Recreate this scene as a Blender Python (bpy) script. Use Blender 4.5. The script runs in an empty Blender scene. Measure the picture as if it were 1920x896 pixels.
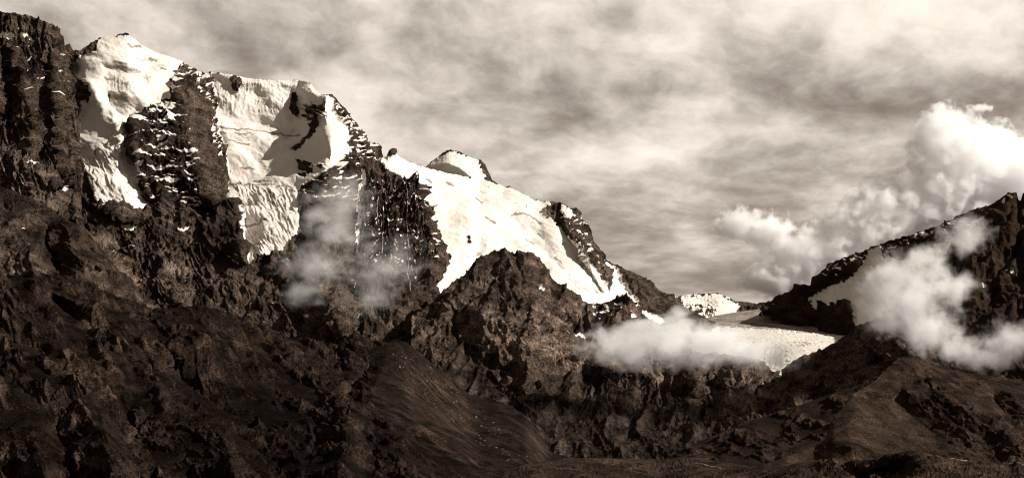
import bpy, math, random
import numpy as np
R = math.radians
random.seed(7)
C = bpy.context.scene.collection
sc = bpy.context.scene

# ------------------------------------------------------------------ camera, light, exposure
F, CX, HZ = 2637.0, 960.0, 720.0          # focal length, centre and eye level in pixels of the 1920 wide photograph
cd = bpy.data.cameras.new('camera'); cam = bpy.data.objects.new('camera', cd); C.objects.link(cam)
cam.rotation_euler = (R(90), 0, 0); cd.sensor_width = 36; cd.lens = 36 * F / 1920
cd.shift_y = (HZ - 448) / 1920; cd.clip_start = 1; cd.clip_end = 120000
sc.camera = cam
SUN_AZ, SUN_EL = 106.0, 36.0                # azimuth clockwise from the view direction (+Y)
ld = bpy.data.lights.new('sun', 'SUN'); sun = bpy.data.objects.new('sun', ld); C.objects.link(sun)
ld.energy = 5.0; ld.angle = R(0.5); ld.color = (1.0, 0.945, 0.86)
sun.rotation_euler = (R(90 - SUN_EL), 0, R(180 - SUN_AZ)); sun.location = (3000, 0, 4000)
sc.view_settings.view_transform = 'Standard'; sc.view_settings.look = 'None'
sc.view_settings.exposure = 0.68; sc.view_settings.gamma = 1; sc.view_settings.use_curve_mapping = False
sc.cycles.max_bounces = 36; sc.cycles.diffuse_bounces = 2; sc.cycles.glossy_bounces = 1
sc.cycles.volume_bounces = 32; sc.cycles.volume_step_rate = 0.3; sc.cycles.volume_max_steps = 256
sc.cycles.use_denoising = True; sc.cycles.denoising_prefilter = 'ACCURATE'; sc.cycles.filter_width = 1.1; sc.cycles.use_adaptive_sampling = False

class N:                                   # small helper to write node trees
    def __init__(s, tree): s.t = tree
    def __call__(s, kind, ins=None, **kw):
        n = s.t.nodes.new(kind)
        for k, v in kw.items(): setattr(n, k, v)
        for k, v in (ins or {}).items():
            if isinstance(v, bpy.types.NodeSocket): s.t.links.new(v, n.inputs[k])
            else: n.inputs[k].default_value = v
        return n
    def math(s, op, a, b=0.0, c=None, clamp=False):
        d = {0: a, 1: b}
        if c is not None: d[2] = c
        return s('ShaderNodeMath', d, operation=op, use_clamp=clamp).outputs[0]
    def vec(s, op, a, b=None):
        n = s('ShaderNodeVectorMath', {0: a} if b is None else {0: a, 1: b}, operation=op)
        return n.outputs['Value'] if op in ('LENGTH', 'DOT_PRODUCT', 'DISTANCE') else n.outputs[0]
    def smooth(s, x, lo, hi, a=0.0, b=1.0):
        return s('ShaderNodeMapRange', {'Value': x, 'From Min': lo, 'From Max': hi, 'To Min': a, 'To Max': b}, interpolation_type='SMOOTHSTEP').outputs[0]
    def noise(s, v, scale, detail=4.0, rough=0.55, lac=2.0, dist=0.0):
        return s('ShaderNodeTexNoise', {'Vector': v, 'Scale': scale, 'Detail': detail, 'Roughness': rough, 'Lacunarity': lac, 'Distortion': dist}).outputs['Fac']
    def mixc(s, f, a, b):
        n = s('ShaderNodeMix', data_type='RGBA')
        for sock, v in ((n.inputs[0], f), (n.inputs[6], a), (n.inputs[7], b)):
            if isinstance(v, bpy.types.NodeSocket): s.t.links.new(v, sock)
            else: sock.default_value = v
        return n.outputs[2]

world = bpy.data.worlds.new('World'); sc.world = world; world.use_nodes = True
wt = world.node_tree; wt.nodes.clear(); n = N(wt)
sky = n('ShaderNodeTexSky', sky_type='NISHITA', sun_disc=False, sun_elevation=R(SUN_EL), sun_rotation=R(SUN_AZ), altitude=4000.0)
bw = n('ShaderNodeRGBToBW', {0: sky.outputs[0]}).outputs[0]
d = n('ShaderNodeTexCoord').outputs['Generated']
sx = n('ShaderNodeSeparateXYZ', {0: d})
az = n.math('ARCTAN2', sx.outputs[0], sx.outputs[1]); el = n.math('ARCSINE', sx.outputs[2])
# cloud sheet seen from below: puffs overhead, thinning to long bars towards the horizon
k = n.math('DIVIDE', 1.0, n.math('MAXIMUM', n.math('ADD', el, 0.17), .05))
elr = n.math('ADD', el, n.math('MULTIPLY', az, 0.10))
cv = n('ShaderNodeCombineXYZ', {0: n.math('MULTIPLY', az, n.math('ADD', n.math('MULTIPLY', k, .22), 2.7)), 1: n.math('ADD', n.math('MULTIPLY', k, .80), n.math('MULTIPLY', az, -.35)), 2: 0.37}).outputs[0]
wv = n('ShaderNodeTexNoise', {'Vector': cv, 'Scale': 5.0, 'Detail': 3.0}).outputs['Color']
cvw = n.vec('ADD', cv, n('ShaderNodeVectorMath', {0: n.vec('SUBTRACT', wv, (.5, .5, .5)), 'Scale': 0.10}, operation='SCALE').outputs[0])
n1 = n.noise(cvw, 3.6, 8.0, 0.52)
n2 = n.noise(cvw, 11.0, 6.0, 0.60)
def glow(a0, e0, ra, re):                   # a broader bank of cloud centred on (azimuth, elevation)
    x = n.math('DIVIDE', n.math('SUBTRACT', az, a0), ra); y = n.math('DIVIDE', n.math('SUBTRACT', elr, e0 + .10 * a0), re)
    return n.math('EXPONENT', n.math('MULTIPLY', n.math('ADD', n.math('MULTIPLY', x, x), n.math('MULTIPLY', y, y)), -1.0))
def ang(px, py):
    return math.atan((px - CX) / F), math.atan((HZ - py) / F)
v = n.math('ADD', n.math('MULTIPLY', n.math('SUBTRACT', n1, .5), 2.2), n.math('MULTIPLY', n.math('SUBTRACT', n2, .5), .95))
v = n.math('SUBTRACT', v, n.smooth(el, .17, .04, 0.0, .34))
for px, py, rx, ry, w in ((1650, 10, 420, 75, .55), (1850, 100, 220, 65, .50), (900, 150, 110, 40, .16), (1650, 215, 330, 50, -.26), (640, 20, 260, 60, .12), (1150, 20, 240, 50, .24), (720, 60, 90, 60, .12),
                          (200, 60, 260, 120, .06), (1150, 420, 300, 60, -.16), (900, 240, 220, 40, -.08), (1600, 330, 200, 60, -.12), (1120, 270, 200, 30, .10), (1300, 110, 200, 40, .10), (1250, 330, 150, 30, .08)):
    a0, e0 = ang(px, py)
    v = n.math('ADD', v, n.math('MULTIPLY', glow(a0, e0, rx / F, ry / F), w))
over = n.smooth(el, 0.24, 0.62)              # unseen sky overhead dimmed to cut the fill light on snow and rock
side = n.smooth(n.math('ABSOLUTE', az), 0.5, 1.3)  # unseen sky to the sides and behind is dimmed likewise
cl = n.math('MULTIPLY', n.math('MULTIPLY', n.smooth(v, -0.76, 0.94), n.math('SUBTRACT', 1.0, n.math('MULTIPLY', over, .9))), n.math('SUBTRACT', 1.0, n.math('MULTIPLY', side, .6)))
base = n.mixc(n.math('MULTIPLY', bw, 0.10, clamp=True), (0.104, 0.083, 0.067, 1), (0.160, 0.131, 0.109, 1))
colr = n.mixc(cl, base, (0.655, 0.594, 0.523, 1))
skyc = n('ShaderNodeVectorMath', {0: colr, 'Scale': 1.0}, operation='SCALE').outputs[0]
# the open sky behind the thin cloud adds its own share at the usual sky strength
bg = n('ShaderNodeBackground', {'Color': skyc, 'Strength': 1.0})
skyt = n('ShaderNodeVectorMath', {0: n('ShaderNodeCombineXYZ', {0: bw, 1: n.math('MULTIPLY', bw, .84), 2: n.math('MULTIPLY', bw, .70)}).outputs[0], 'Scale': 1.0}, operation='SCALE').outputs[0]
bg2 = n('ShaderNodeBackground', {'Color': skyt, 'Strength': 0.013})
add = n('ShaderNodeAddShader', {0: bg.outputs[0], 1: bg2.outputs[0]})
n('ShaderNodeOutputWorld', {0: add.outputs[0]})

# ------------------------------------------------------------------ numpy noise
rng = np.random.default_rng(11)
PERM = np.concatenate([rng.permutation(512)] * 2).astype(np.int32)
GA = rng.uniform(0, 2 * np.pi, 512); GX = np.cos(GA).astype(np.float32); GY = np.sin(GA).astype(np.float32)
CRX = rng.uniform(0, 1, 512).astype(np.float32); CRY = rng.uniform(0, 1, 512).astype(np.float32)
def hsh(i, j, seed): return PERM[(PERM[(i + seed * 57) & 511] + j) & 511]
def perlin(x, y, seed=0):
    xi = np.floor(x); yi = np.floor(y); fx = (x - xi).astype(np.float32); fy = (y - yi).astype(np.float32)
    xi = xi.astype(np.int32); yi = yi.astype(np.int32)
    u = fx * fx * fx * (fx * (fx * 6 - 15) + 10); w = fy * fy * fy * (fy * (fy * 6 - 15) + 10)
    def g(a, b):
        h = hsh(xi + a, yi + b, seed); return GX[h] * (fx - a) + GY[h] * (fy - b)
    a = g(0, 0); a += u * (g(1, 0) - a); b = g(0, 1); b += u * (g(1, 1) - b)
    return (a + w * (b - a)) * 1.5
def fbm(x, y, octv, seed=0, gain=0.5, kind='fbm'):
    s = np.zeros(x.shape, np.float32); a = 1.0; w = None
    for o in range(octv):
        k = perlin(x, y, seed + o)
        if kind == 'ridge':
            k = 1 - np.abs(k) * 2; k = k * np.abs(k)
            if w is not None: k = k * w
            w = np.clip(k * 0.5 + .75, 0, 1.2)
        elif kind == 'billow': k = np.abs(k) * 2 - .5
        s += a * k; a *= gain
        x, y = (x * 1.93 + y * .57 + 3.1), (y * 1.93 - x * .57 + 7.7)
    return s
def facet(x, y, seed=0):
    """Broken rock: plane facets that meet in sharp edges (a height at each node of a triangular net, flat in between)."""
    k = (x + y) * .3660254; xs = x + k; ys = y + k
    xi = np.floor(xs).astype(np.int32); yi = np.floor(ys).astype(np.int32); fx = (xs - xi).astype(np.float32); fy = (ys - yi).astype(np.float32)
    def val(a, b): return CRX[hsh(xi + a, yi + b, seed)] * 2 - 1
    up = fx > fy
    mid = np.where(up, val(1, 0), val(0, 1)); hi = np.maximum(fx, fy); lo = np.minimum(fx, fy)
    return val(0, 0) * (1 - hi) + mid * (hi - lo) + val(1, 1) * lo

def gully(u, w, fx, fy, seed):
    """one octave of gullies: stripes that run along the local fall line (fx, fy), one patch per cell"""
    xi = np.floor(u).astype(np.int32); yi = np.floor(w).astype(np.int32)
    num = np.zeros(u.shape, np.float32); den = num + 1e-4
    for a in (-1, 0, 1):
        for b in (-1, 0, 1):
            h = hsh(xi + a, yi + b, seed)
            dx = (u - (xi + a + CRX[h])).astype(np.float32); dy = (w - (yi + b + CRY[h])).astype(np.float32)
            al = dx * fx + dy * fy; ac = -dx * fy + dy * fx
            wt = np.exp(-(al * al * .9 + ac * ac * 2.2))
            num += wt * np.cos(ac * 6.2832 + GX[h] * 1.2); den += wt
    return num / den

# ------------------------------------------------------------------ raster helpers over a window of the surface parameters
class Win:
    def __init__(s, x0, y0, x1, y1): s.x0, s.y0, s.w, s.h = int(x0), int(y0), int(x1 - x0), int(y1 - y0)
    def zeros(s): return np.zeros((s.h, s.w), np.float32)
    def poly(s, pts):
        p = np.array(pts, float); m = np.zeros((s.h, s.w), bool)
        ax = max(0, int(p[:, 0].min() - s.x0)); bx = min(s.w, int(p[:, 0].max() - s.x0) + 2)
        ay = max(0, int(p[:, 1].min() - s.y0)); by = min(s.h, int(p[:, 1].max() - s.y0) + 2)
        if ax >= bx or ay >= by: return m
        X = (np.arange(ax, bx) + s.x0)[None, :]; Yv = (np.arange(ay, by) + s.y0)[:, None] + .001
        sub = np.zeros((by - ay, bx - ax), bool)
        for (x1, y1), (x2, y2) in zip(p, np.roll(p, -1, 0)):
            if y1 == y2: continue
            c = (y1 > Yv) != (y2 > Yv)
            sub ^= c & (X < (x2 - x1) * (Yv - y1) / (y2 - y1) + x1)
        m[ay:by, ax:bx] = sub
        return m
    def line(s, pts, width):
        """polyline brush of a given half width -> mask"""
        m = np.zeros((s.h, s.w), bool)
        for (x1, y1), (x2, y2) in zip(pts[:-1], pts[1:]):
            L = max(1, int(max(abs(x2 - x1), abs(y2 - y1))))
            for k in range(L + 1):
                x = x1 + (x2 - x1) * k / L - s.x0; y = y1 + (y2 - y1) * k / L - s.y0
                m[max(0, int(y - width)):max(0, int(y + width + 1)), max(0, int(x - width)):max(0, int(x + width + 1))] = True
        return m
    def sample(s, img, px, py):
        x = np.clip(px - s.x0, 0, s.w - 1.01); y = np.clip(py - s.y0, 0, s.h - 1.01)
        xi = x.astype(np.int32); yi = y.astype(np.int32); fx = x - xi; fy = y - yi
        return (img[yi, xi] * (1 - fx) + img[yi, xi + 1] * fx) * (1 - fy) + (img[yi + 1, xi] * (1 - fx) + img[yi + 1, xi + 1] * fx) * fy
def blur(a, r):
    r = int(r)
    if r < 1: return a
    for _ in range(2):
        for ax in (0, 1):
            k = np.pad(a, [(r + 1, r) if i == ax else (0, 0) for i in (0, 1)], mode='edge').cumsum(ax, dtype=np.float64)
            a = ((k[2 * r + 1:] - k[:-2 * r - 1]) if ax == 0 else (k[:, 2 * r + 1:] - k[:, :-2 * r - 1])).astype(np.float32) / (2 * r + 1)
    return a
def diffuse(win, lines):
    """surface offsets given along ridge and gully lines, relaxed in between (half resolution)"""
    h, w = win.h // 2 + 1, win.w // 2 + 1
    S = np.zeros((h, w)); K = np.zeros((h, w))
    for ln in lines:
        for (x1, y1, a), (x2, y2, b) in zip(ln[:-1], ln[1:]):
            L = max(1, int(max(abs(x2 - x1), abs(y2 - y1))))
            t = np.linspace(0, 1, L + 1)
            xi = ((x1 + (x2 - x1) * t - win.x0) / 2).astype(int); yi = ((y1 + (y2 - y1) * t - win.y0) / 2).astype(int)
            ok = (xi >= 0) & (xi < w) & (yi >= 0) & (yi < h)
            S[yi[ok], xi[ok]] = (a + (b - a) * t)[ok]; K[yi[ok], xi[ok]] = 1
    levels = [(S, K)]
    while min(levels[-1][0].shape) > 10:
        s, k = levels[-1]; s = s * k
        s = np.pad(s, [(0, s.shape[0] % 2), (0, s.shape[1] % 2)]); k = np.pad(k, [(0, k.shape[0] % 2), (0, k.shape[1] % 2)])
        ss = s[::2, ::2] + s[1::2, ::2] + s[::2, 1::2] + s[1::2, 1::2]; kk = k[::2, ::2] + k[1::2, ::2] + k[::2, 1::2] + k[1::2, 1::2]
        levels.append((np.where(kk > 0, ss / np.maximum(kk, 1), 0), (kk > 0) * 1.0))
    u = None
    for s, k in reversed(levels):
        if u is None: u = np.full(s.shape, (s * k).sum() / max(1, k.sum()))
        else: u = np.repeat(np.repeat(u, 2, 0), 2, 1)[:s.shape[0], :s.shape[1]]
        kb = k > 0
        for _ in range(60):
            u = np.where(kb, s, u)
            p = np.pad(u, 1, mode='edge'); u = (p[:-2, 1:-1] + p[2:, 1:-1] + p[1:-1, :-2] + p[1:-1, 2:]) / 4
        u = np.where(kb, s, u)
    return np.repeat(np.repeat(u, 2, 0), 2, 1)[:win.h, :win.w].astype(np.float32)

def P(px, py, Y): return np.stack([(px - CX) / F * Y, Y + 0 * px, (HZ - py) / F * Y], -1)
def interp(tab, x):
    t = np.array(tab, float); return np.interp(x, t[:, 0], t[:, 1])
def tag(o, label=None, cat=None, group=None, kind=None):
    for k, v in (('label', label), ('category', cat), ('group', group), ('kind', kind)):
        if v: o[k] = v
    return o
def normals(Pt):
    du = np.gradient(Pt, axis=1); dv = np.gradient(Pt, axis=0)
    nn = np.cross(du, dv); nn /= np.linalg.norm(nn, axis=-1, keepdims=True) + 1e-9
    return nn
def build_mesh(name, V, faces, NV, attr, mat):
    """faces (n,4) indices into V; only the vertices used are kept"""
    used = np.zeros(len(V), bool); used[faces.ravel()] = True
    remap = np.cumsum(used) - 1; fi = remap[faces].astype(np.int32)
    me = bpy.data.meshes.new(name); nv = int(used.sum()); nf = len(fi)
    me.vertices.add(nv); me.vertices.foreach_set('co', V[used].astype(np.float32).ravel())
    me.loops.add(nf * 4); me.loops.foreach_set('vertex_index', fi.ravel())
    me.polygons.add(nf); me.polygons.foreach_set('loop_start', np.arange(0, nf * 4, 4, dtype=np.int32))
    me.polygons.foreach_set('use_smooth', np.ones(nf, bool))
    at = me.attributes.new('mask', 'FLOAT_COLOR', 'POINT'); at.data.foreach_set('color', attr[used].astype(np.float32).ravel())
    me.update(); me.validate()
    me.normals_split_custom_set_from_vertices(NV[used].astype(np.float32).tolist())
    me.materials.append(mat)
    o = bpy.data.objects.new(name, me); C.objects.link(o)
    return o

LAYERS = {}
def layer(name, crest, base, yc, yb, mat, step=1.6, lines=(), noises=(), snow=(), tone=(), dust=(), cracks=(), shade_bands=(), icefalls=(), patch=None, slope_tone=None, parts=(), jag=(2.0, 18.0), prof=1.0, seed=1, warp=3.0, snow_noise=6.0,
          back=(400, 260), label=None, damp=0.95, crest_line=True, flat=False, erode=((150, .10), (75, .12), (38, .13), (19, .13), (10, .12)), calm=()):
    """One body of terrain. crest/base: its outline above and its foot, yc/yb: how far off they lie (m).
    lines: ridges (negative) and gullies (positive) as offsets in depth. A back slope closes it behind the crest."""
    crest = list(crest)                                     # terrain that leaves the picture goes on well beyond it
    if crest[0][0] <= -140: crest = [(-760, crest[0][1] + 50)] + crest
    if crest[-1][0] >= 2080: crest = crest + [(2720, crest[-1][1] + 50)]
    x0, x1 = crest[0][0], crest[-1][0]
    ytop = min(p[1] for p in crest) - 12; ybot = max(p[1] for p in base) + 12
    win = Win(x0 - 4, ytop, x1 + 4, ybot)
    xa, xb = max(x0, -70), min(x1, 1990)
    px = np.concatenate([np.arange(x0, xa, 4.0), np.arange(xa, xb, step), np.arange(xb, x1 + .1, 4.0 if x1 > xb + 1 else step)]); nc = len(px)
    cy = interp(crest, px) + jag[0] * fbm(px / jag[1], px * 0 + seed, 4, seed, .6, 'ridge') * -.6
    by = np.maximum(interp(base, px), cy + 2)
    nr = max(6, int(np.max(by - cy) / step))
    T = np.linspace(0, 1, nr)[:, None]                      # 0 at the foot, 1 at the crest
    PX = np.repeat(px[None], nr, 0); PY = by + (cy - by) * T
    ks = max(3, int(22 / step)); kern = np.hanning(2 * ks + 1); kern /= kern.sum()
    cs = np.convolve(np.pad(interp(crest, px), ks, mode='edge'), kern, 'valid'); bs = np.convolve(np.pad(interp(base, px), ks, mode='edge'), kern, 'valid')
    Td = np.clip((bs - PY) / np.maximum(bs - cs, 4), 0, 1.15)
    Yd = interp(yb, px) + (interp(yc, px) - interp(yb, px)) * (Td ** prof)
    cl = [[(x, y, 0) for x, y in crest]] if crest_line else []
    off = blur(diffuse(win, cl + [[(x, y, 0) for x, y in base]] + [list(l) for l in lines]), 1)
    Yd = Yd + win.sample(off, PX, PY)
    sc_m = float(np.mean(Yd)) / F
    Pt = P(PX, PY, Yd)
    if flat: U, W = Pt[..., 0] * 1.0, Pt[..., 1] * -1.0
    else: U, W = PX * sc_m, PY * sc_m
    # cover of snow
    img = win.zeros()
    for val, pts in snow:
        m = win.line(pts, abs(val) - 10 if abs(val) > 10 else 0) if abs(val) >= 10 else win.poly(pts)
        img[m] = 1.0 if val >= 10 else (0.0 if val <= -10 else val)
    img = blur(img, 2)
    wx = warp * fbm(U / 22, W / 22, 3, seed + 40); wy = warp * fbm(U / 22, W / 22, 3, seed + 50)
    sn = win.sample(img, PX + wx, PY + wy)
    sn = sn + .9 * fbm(U / 14, W / 14, 4, seed + 45, .6) * sn * (1 - sn) * 2
    nrm = normals(Pt)
    if nrm[..., 1].mean() > 0: nrm = -nrm
    disp = np.zeros(PX.shape, np.float32)
    soft = 1 - damp * np.clip(sn * 1.6 - .3, 0, 1)
    calm_m = 1.0
    if calm: calm_m = 1 - .8 * win.sample(blur(np.maximum.reduce([win.poly(q) for q in calm]).astype(np.float32), 9), PX, PY)
    pm = 1.0
    if patch:                                               # outcrops of broken rock between smoother ground
        a = R(patch[2]); al = U * math.cos(a) + W * math.sin(a); ac = -U * math.sin(a) + W * math.cos(a)
        pm = np.clip(fbm(al / patch[0], ac / patch[1], 4, seed + 33, .55) * 2.6 + patch[4], patch[3], 1.15)
    for k, nz in enumerate(noises):
        kind, lal, lac, angd, amp = nz[:5]; m = nz[5] if len(nz) > 5 else None; octv = nz[6] if len(nz) > 6 else 5; issnow = kind.startswith('snow')
        kind = kind.replace('snow_', '')
        a = R(angd); al = U * math.cos(a) + W * math.sin(a); ac = -U * math.sin(a) + W * math.cos(a)
        wob = lac * .35 * fbm(U / (lac * 2.2), W / (lac * 2.2), 2, seed + 70 + k)
        if kind == 'facet':
            w1 = .3 * fbm(U / lac / .8, W / lac / .8, 2, seed + 80 + k); w2 = .3 * fbm(U / lac / .8, W / lac / .8, 2, seed + 90 + k)
            f = facet(al / lal + w1, ac / lac + w2, seed + k) + .45 * facet(al / lal * 2.3 + w2, ac / lac * 2.3 - w1, seed + k + 5)
        elif kind == 'strata':                                # ledges: a stepped profile down the face
            q = (ac + wob * 1.5) / lac + .6 * fbm(al / lal, ac / lac / 6, 3, seed + k); fr = q - np.floor(q); f = np.where(fr < .78, fr / .78, (1 - fr) / .22) - .5
            f = f * (0.6 + .5 * perlin(al / lal * .7, ac / lac * .4, seed + k + 3))
        else: f = fbm(al / lal, (ac + wob) / lac, octv, seed + k * 7, .5, kind)
        f = f * amp * (pm * calm_m if lac < 100 else 1.0)
        if m is not None:
            inv = m[0] == 'not'
            mk = blur(np.maximum.reduce([win.poly(q) for q in (m[1:] if inv else m)]).astype(np.float32), 7); mk = win.sample(mk, PX, PY); f = f * (1 - mk if inv else mk)
        f = f * (np.clip(sn * 1.5 - .2, 0, 1) if issnow else soft)
        disp += f
    edge = np.clip((1 - T) * nr / 8, 0, 1) * .75 + .25         # the outline keeps to its crest
    Pt = Pt + nrm * (disp * edge)[..., None]
    # running water and frost: gullies that branch down the fall line, coarse to fine
    for k, (lam, am) in enumerate(erode):
        nn = normals(Pt)
        if nn[..., 1].mean() > 0: nn = -nn
        r = max(1, int(lam / 5 / (step * sc_m))); nn = np.stack([blur(nn[..., i].astype(np.float32), min(r, 12)) for i in range(3)], -1)
        nn /= np.linalg.norm(nn, axis=-1, keepdims=True) + 1e-6
        fx = nn[..., 2] * nn[..., 0]; fz = nn[..., 2] * nn[..., 2] - 1; fyy = nn[..., 2] * nn[..., 1]
        gx, gy = (fx, -fyy) if flat else (fx, -fz)
        gl = np.hypot(gx, gy) + 1e-5; gx, gy = gx / gl, gy / gl
        q1 = .25 * fbm(U / lam, W / lam, 2, seed + 30 + k)
        g = gully(U / lam + q1, W / lam - q1, gx, gy, seed + 11 * k)
        g = g * (.75 + .7 * perlin(U / (lam * 3.1), W / (lam * 3.1), seed + 60 + k)) * soft * calm_m * (pm if lam < 100 else 1.0)
        Pt = Pt + nn * (g * lam * am * edge)[..., None]
    n2 = normals(Pt)
    if n2[..., 1].mean() > 0: n2 = -n2
    # snow lying on ledges
    for dens, hor, poly in dust:
        mk = win.sample(blur(win.poly(poly).astype(np.float32), 5), PX + wx, PY + wy)
        q = fbm(U / (hor * 14), W / (12 + hor), 4, seed + 90, .55) * .7 + (n2[..., 2] - .3) * .25
        sn = np.maximum(sn, mk * np.clip((q + dens - .62) * 4 + .5, 0, 1))
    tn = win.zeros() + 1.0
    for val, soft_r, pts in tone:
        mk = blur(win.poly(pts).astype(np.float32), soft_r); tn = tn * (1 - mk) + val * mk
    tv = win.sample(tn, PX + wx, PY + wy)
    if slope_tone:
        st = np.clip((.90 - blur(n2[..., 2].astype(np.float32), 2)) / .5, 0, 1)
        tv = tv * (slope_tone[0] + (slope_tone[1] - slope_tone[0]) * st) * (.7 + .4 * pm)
    ic = win.zeros()
    for wd, pts in cracks: ic[win.line(pts, wd)] = 1
    ic2 = win.zeros()
    for wd, pts in shade_bands: ic2[win.line(pts, wd)] = 1
    iv = win.sample(np.maximum(blur(ic, 1), blur(ic2, 4) * .75), PX + wx * .6, PY + wy * .6) if cracks else np.zeros_like(sn)
    for poly, angd, lal, lac, amt in icefalls:              # fields of crevasses
        a = R(angd); al = U * math.cos(a) + W * math.sin(a); ac = -U * math.sin(a) + W * math.cos(a)
        q = fbm(U / 60, W / 60, 2, seed + 21) * lac * 1.2
        g = 1 - np.abs(fbm(al / lal, (ac + q) / lac, 2, seed + 22)) * 3.2
        iv = np.maximum(iv, np.clip((g - .62) * 2.6, 0, 1) * amt * win.sample(blur(win.poly(poly).astype(np.float32), 6), PX, PY) * (.4 + 1.2 * np.clip(perlin(U / 70, W / 70, seed + 23) + .4, 0, 1)))
    # slope behind the crest
    nb = 10; q = np.linspace(0, 1, nb + 1)[1:, None]
    last = Pt[-1]; bk = np.repeat(last[None], nb, 0).copy()
    bk[..., 0] *= (1 + q * back[0] / last[:, 1]); bk[..., 1] += q * back[0]; bk[..., 2] -= np.minimum(back[1], .8 * (by - cy) * last[:, 1] / F)[None] * q ** 1.3
    bk[..., 2] += 12 * q * fbm(bk[..., 0] / 60, bk[..., 1] / 60, 3, seed)
    Pt = np.concatenate([Pt, bk]); ex = lambda a: np.concatenate([a, np.repeat(a[-1:], nb, 0)])
    sn, tv, iv = ex(sn), ex(tv), ex(iv)
    NV = normals(Pt)
    if NV[:nr, :, 1].mean() > 0: NV = -NV
    rows, cols = Pt.shape[:2]
    i = np.arange(rows * cols).reshape(rows, cols)
    faces = np.stack([i[:-1, :-1], i[:-1, 1:], i[1:, 1:], i[1:, :-1]], -1).reshape(-1, 4)
    attr = np.stack([sn, tv, iv, np.ones_like(sn)], -1).reshape(-1, 4)
    V = Pt.reshape(-1, 3); NF = NV.reshape(-1, 3)
    PXe, PYe = ex(PX), ex(PY)
    fx = PXe[:-1, :-1].ravel(); fy = PYe[:-1, :-1].ravel(); fs = sn[:-1, :-1].ravel()
    owner = np.zeros(len(faces), int)
    for k, (pn, lab, poly) in enumerate(parts):
        ins = win.sample(win.poly(poly).astype(np.float32), fx, fy) > .5
        owner[ins & (fs > .5) & (owner == 0)] = k + 1
    root = tag(build_mesh(name, V, faces[owner == 0], NF, attr, mat), label, None, None, 'structure')
    for k, (pn, lab, poly) in enumerate(parts):
        if (owner == k + 1).sum() < 10: continue
        o = build_mesh(pn, V, faces[owner == k + 1], NF, attr, mat); o.parent = root; tag(o, lab)
    LAYERS[name] = (PX, PY, Pt[:nr], NV[:nr])
    return root
def at(name, x, y):
    """the point of a terrain body that carries surface parameter (x, y), and its normal"""
    PX, PY, Pt, NV = LAYERS[name]
    c = int(np.argmin(np.abs(PX[0] - x)))
    r = int(np.argmin(np.abs(PY[:, c] - y))); return Pt[r, c], NV[r, c]

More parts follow.
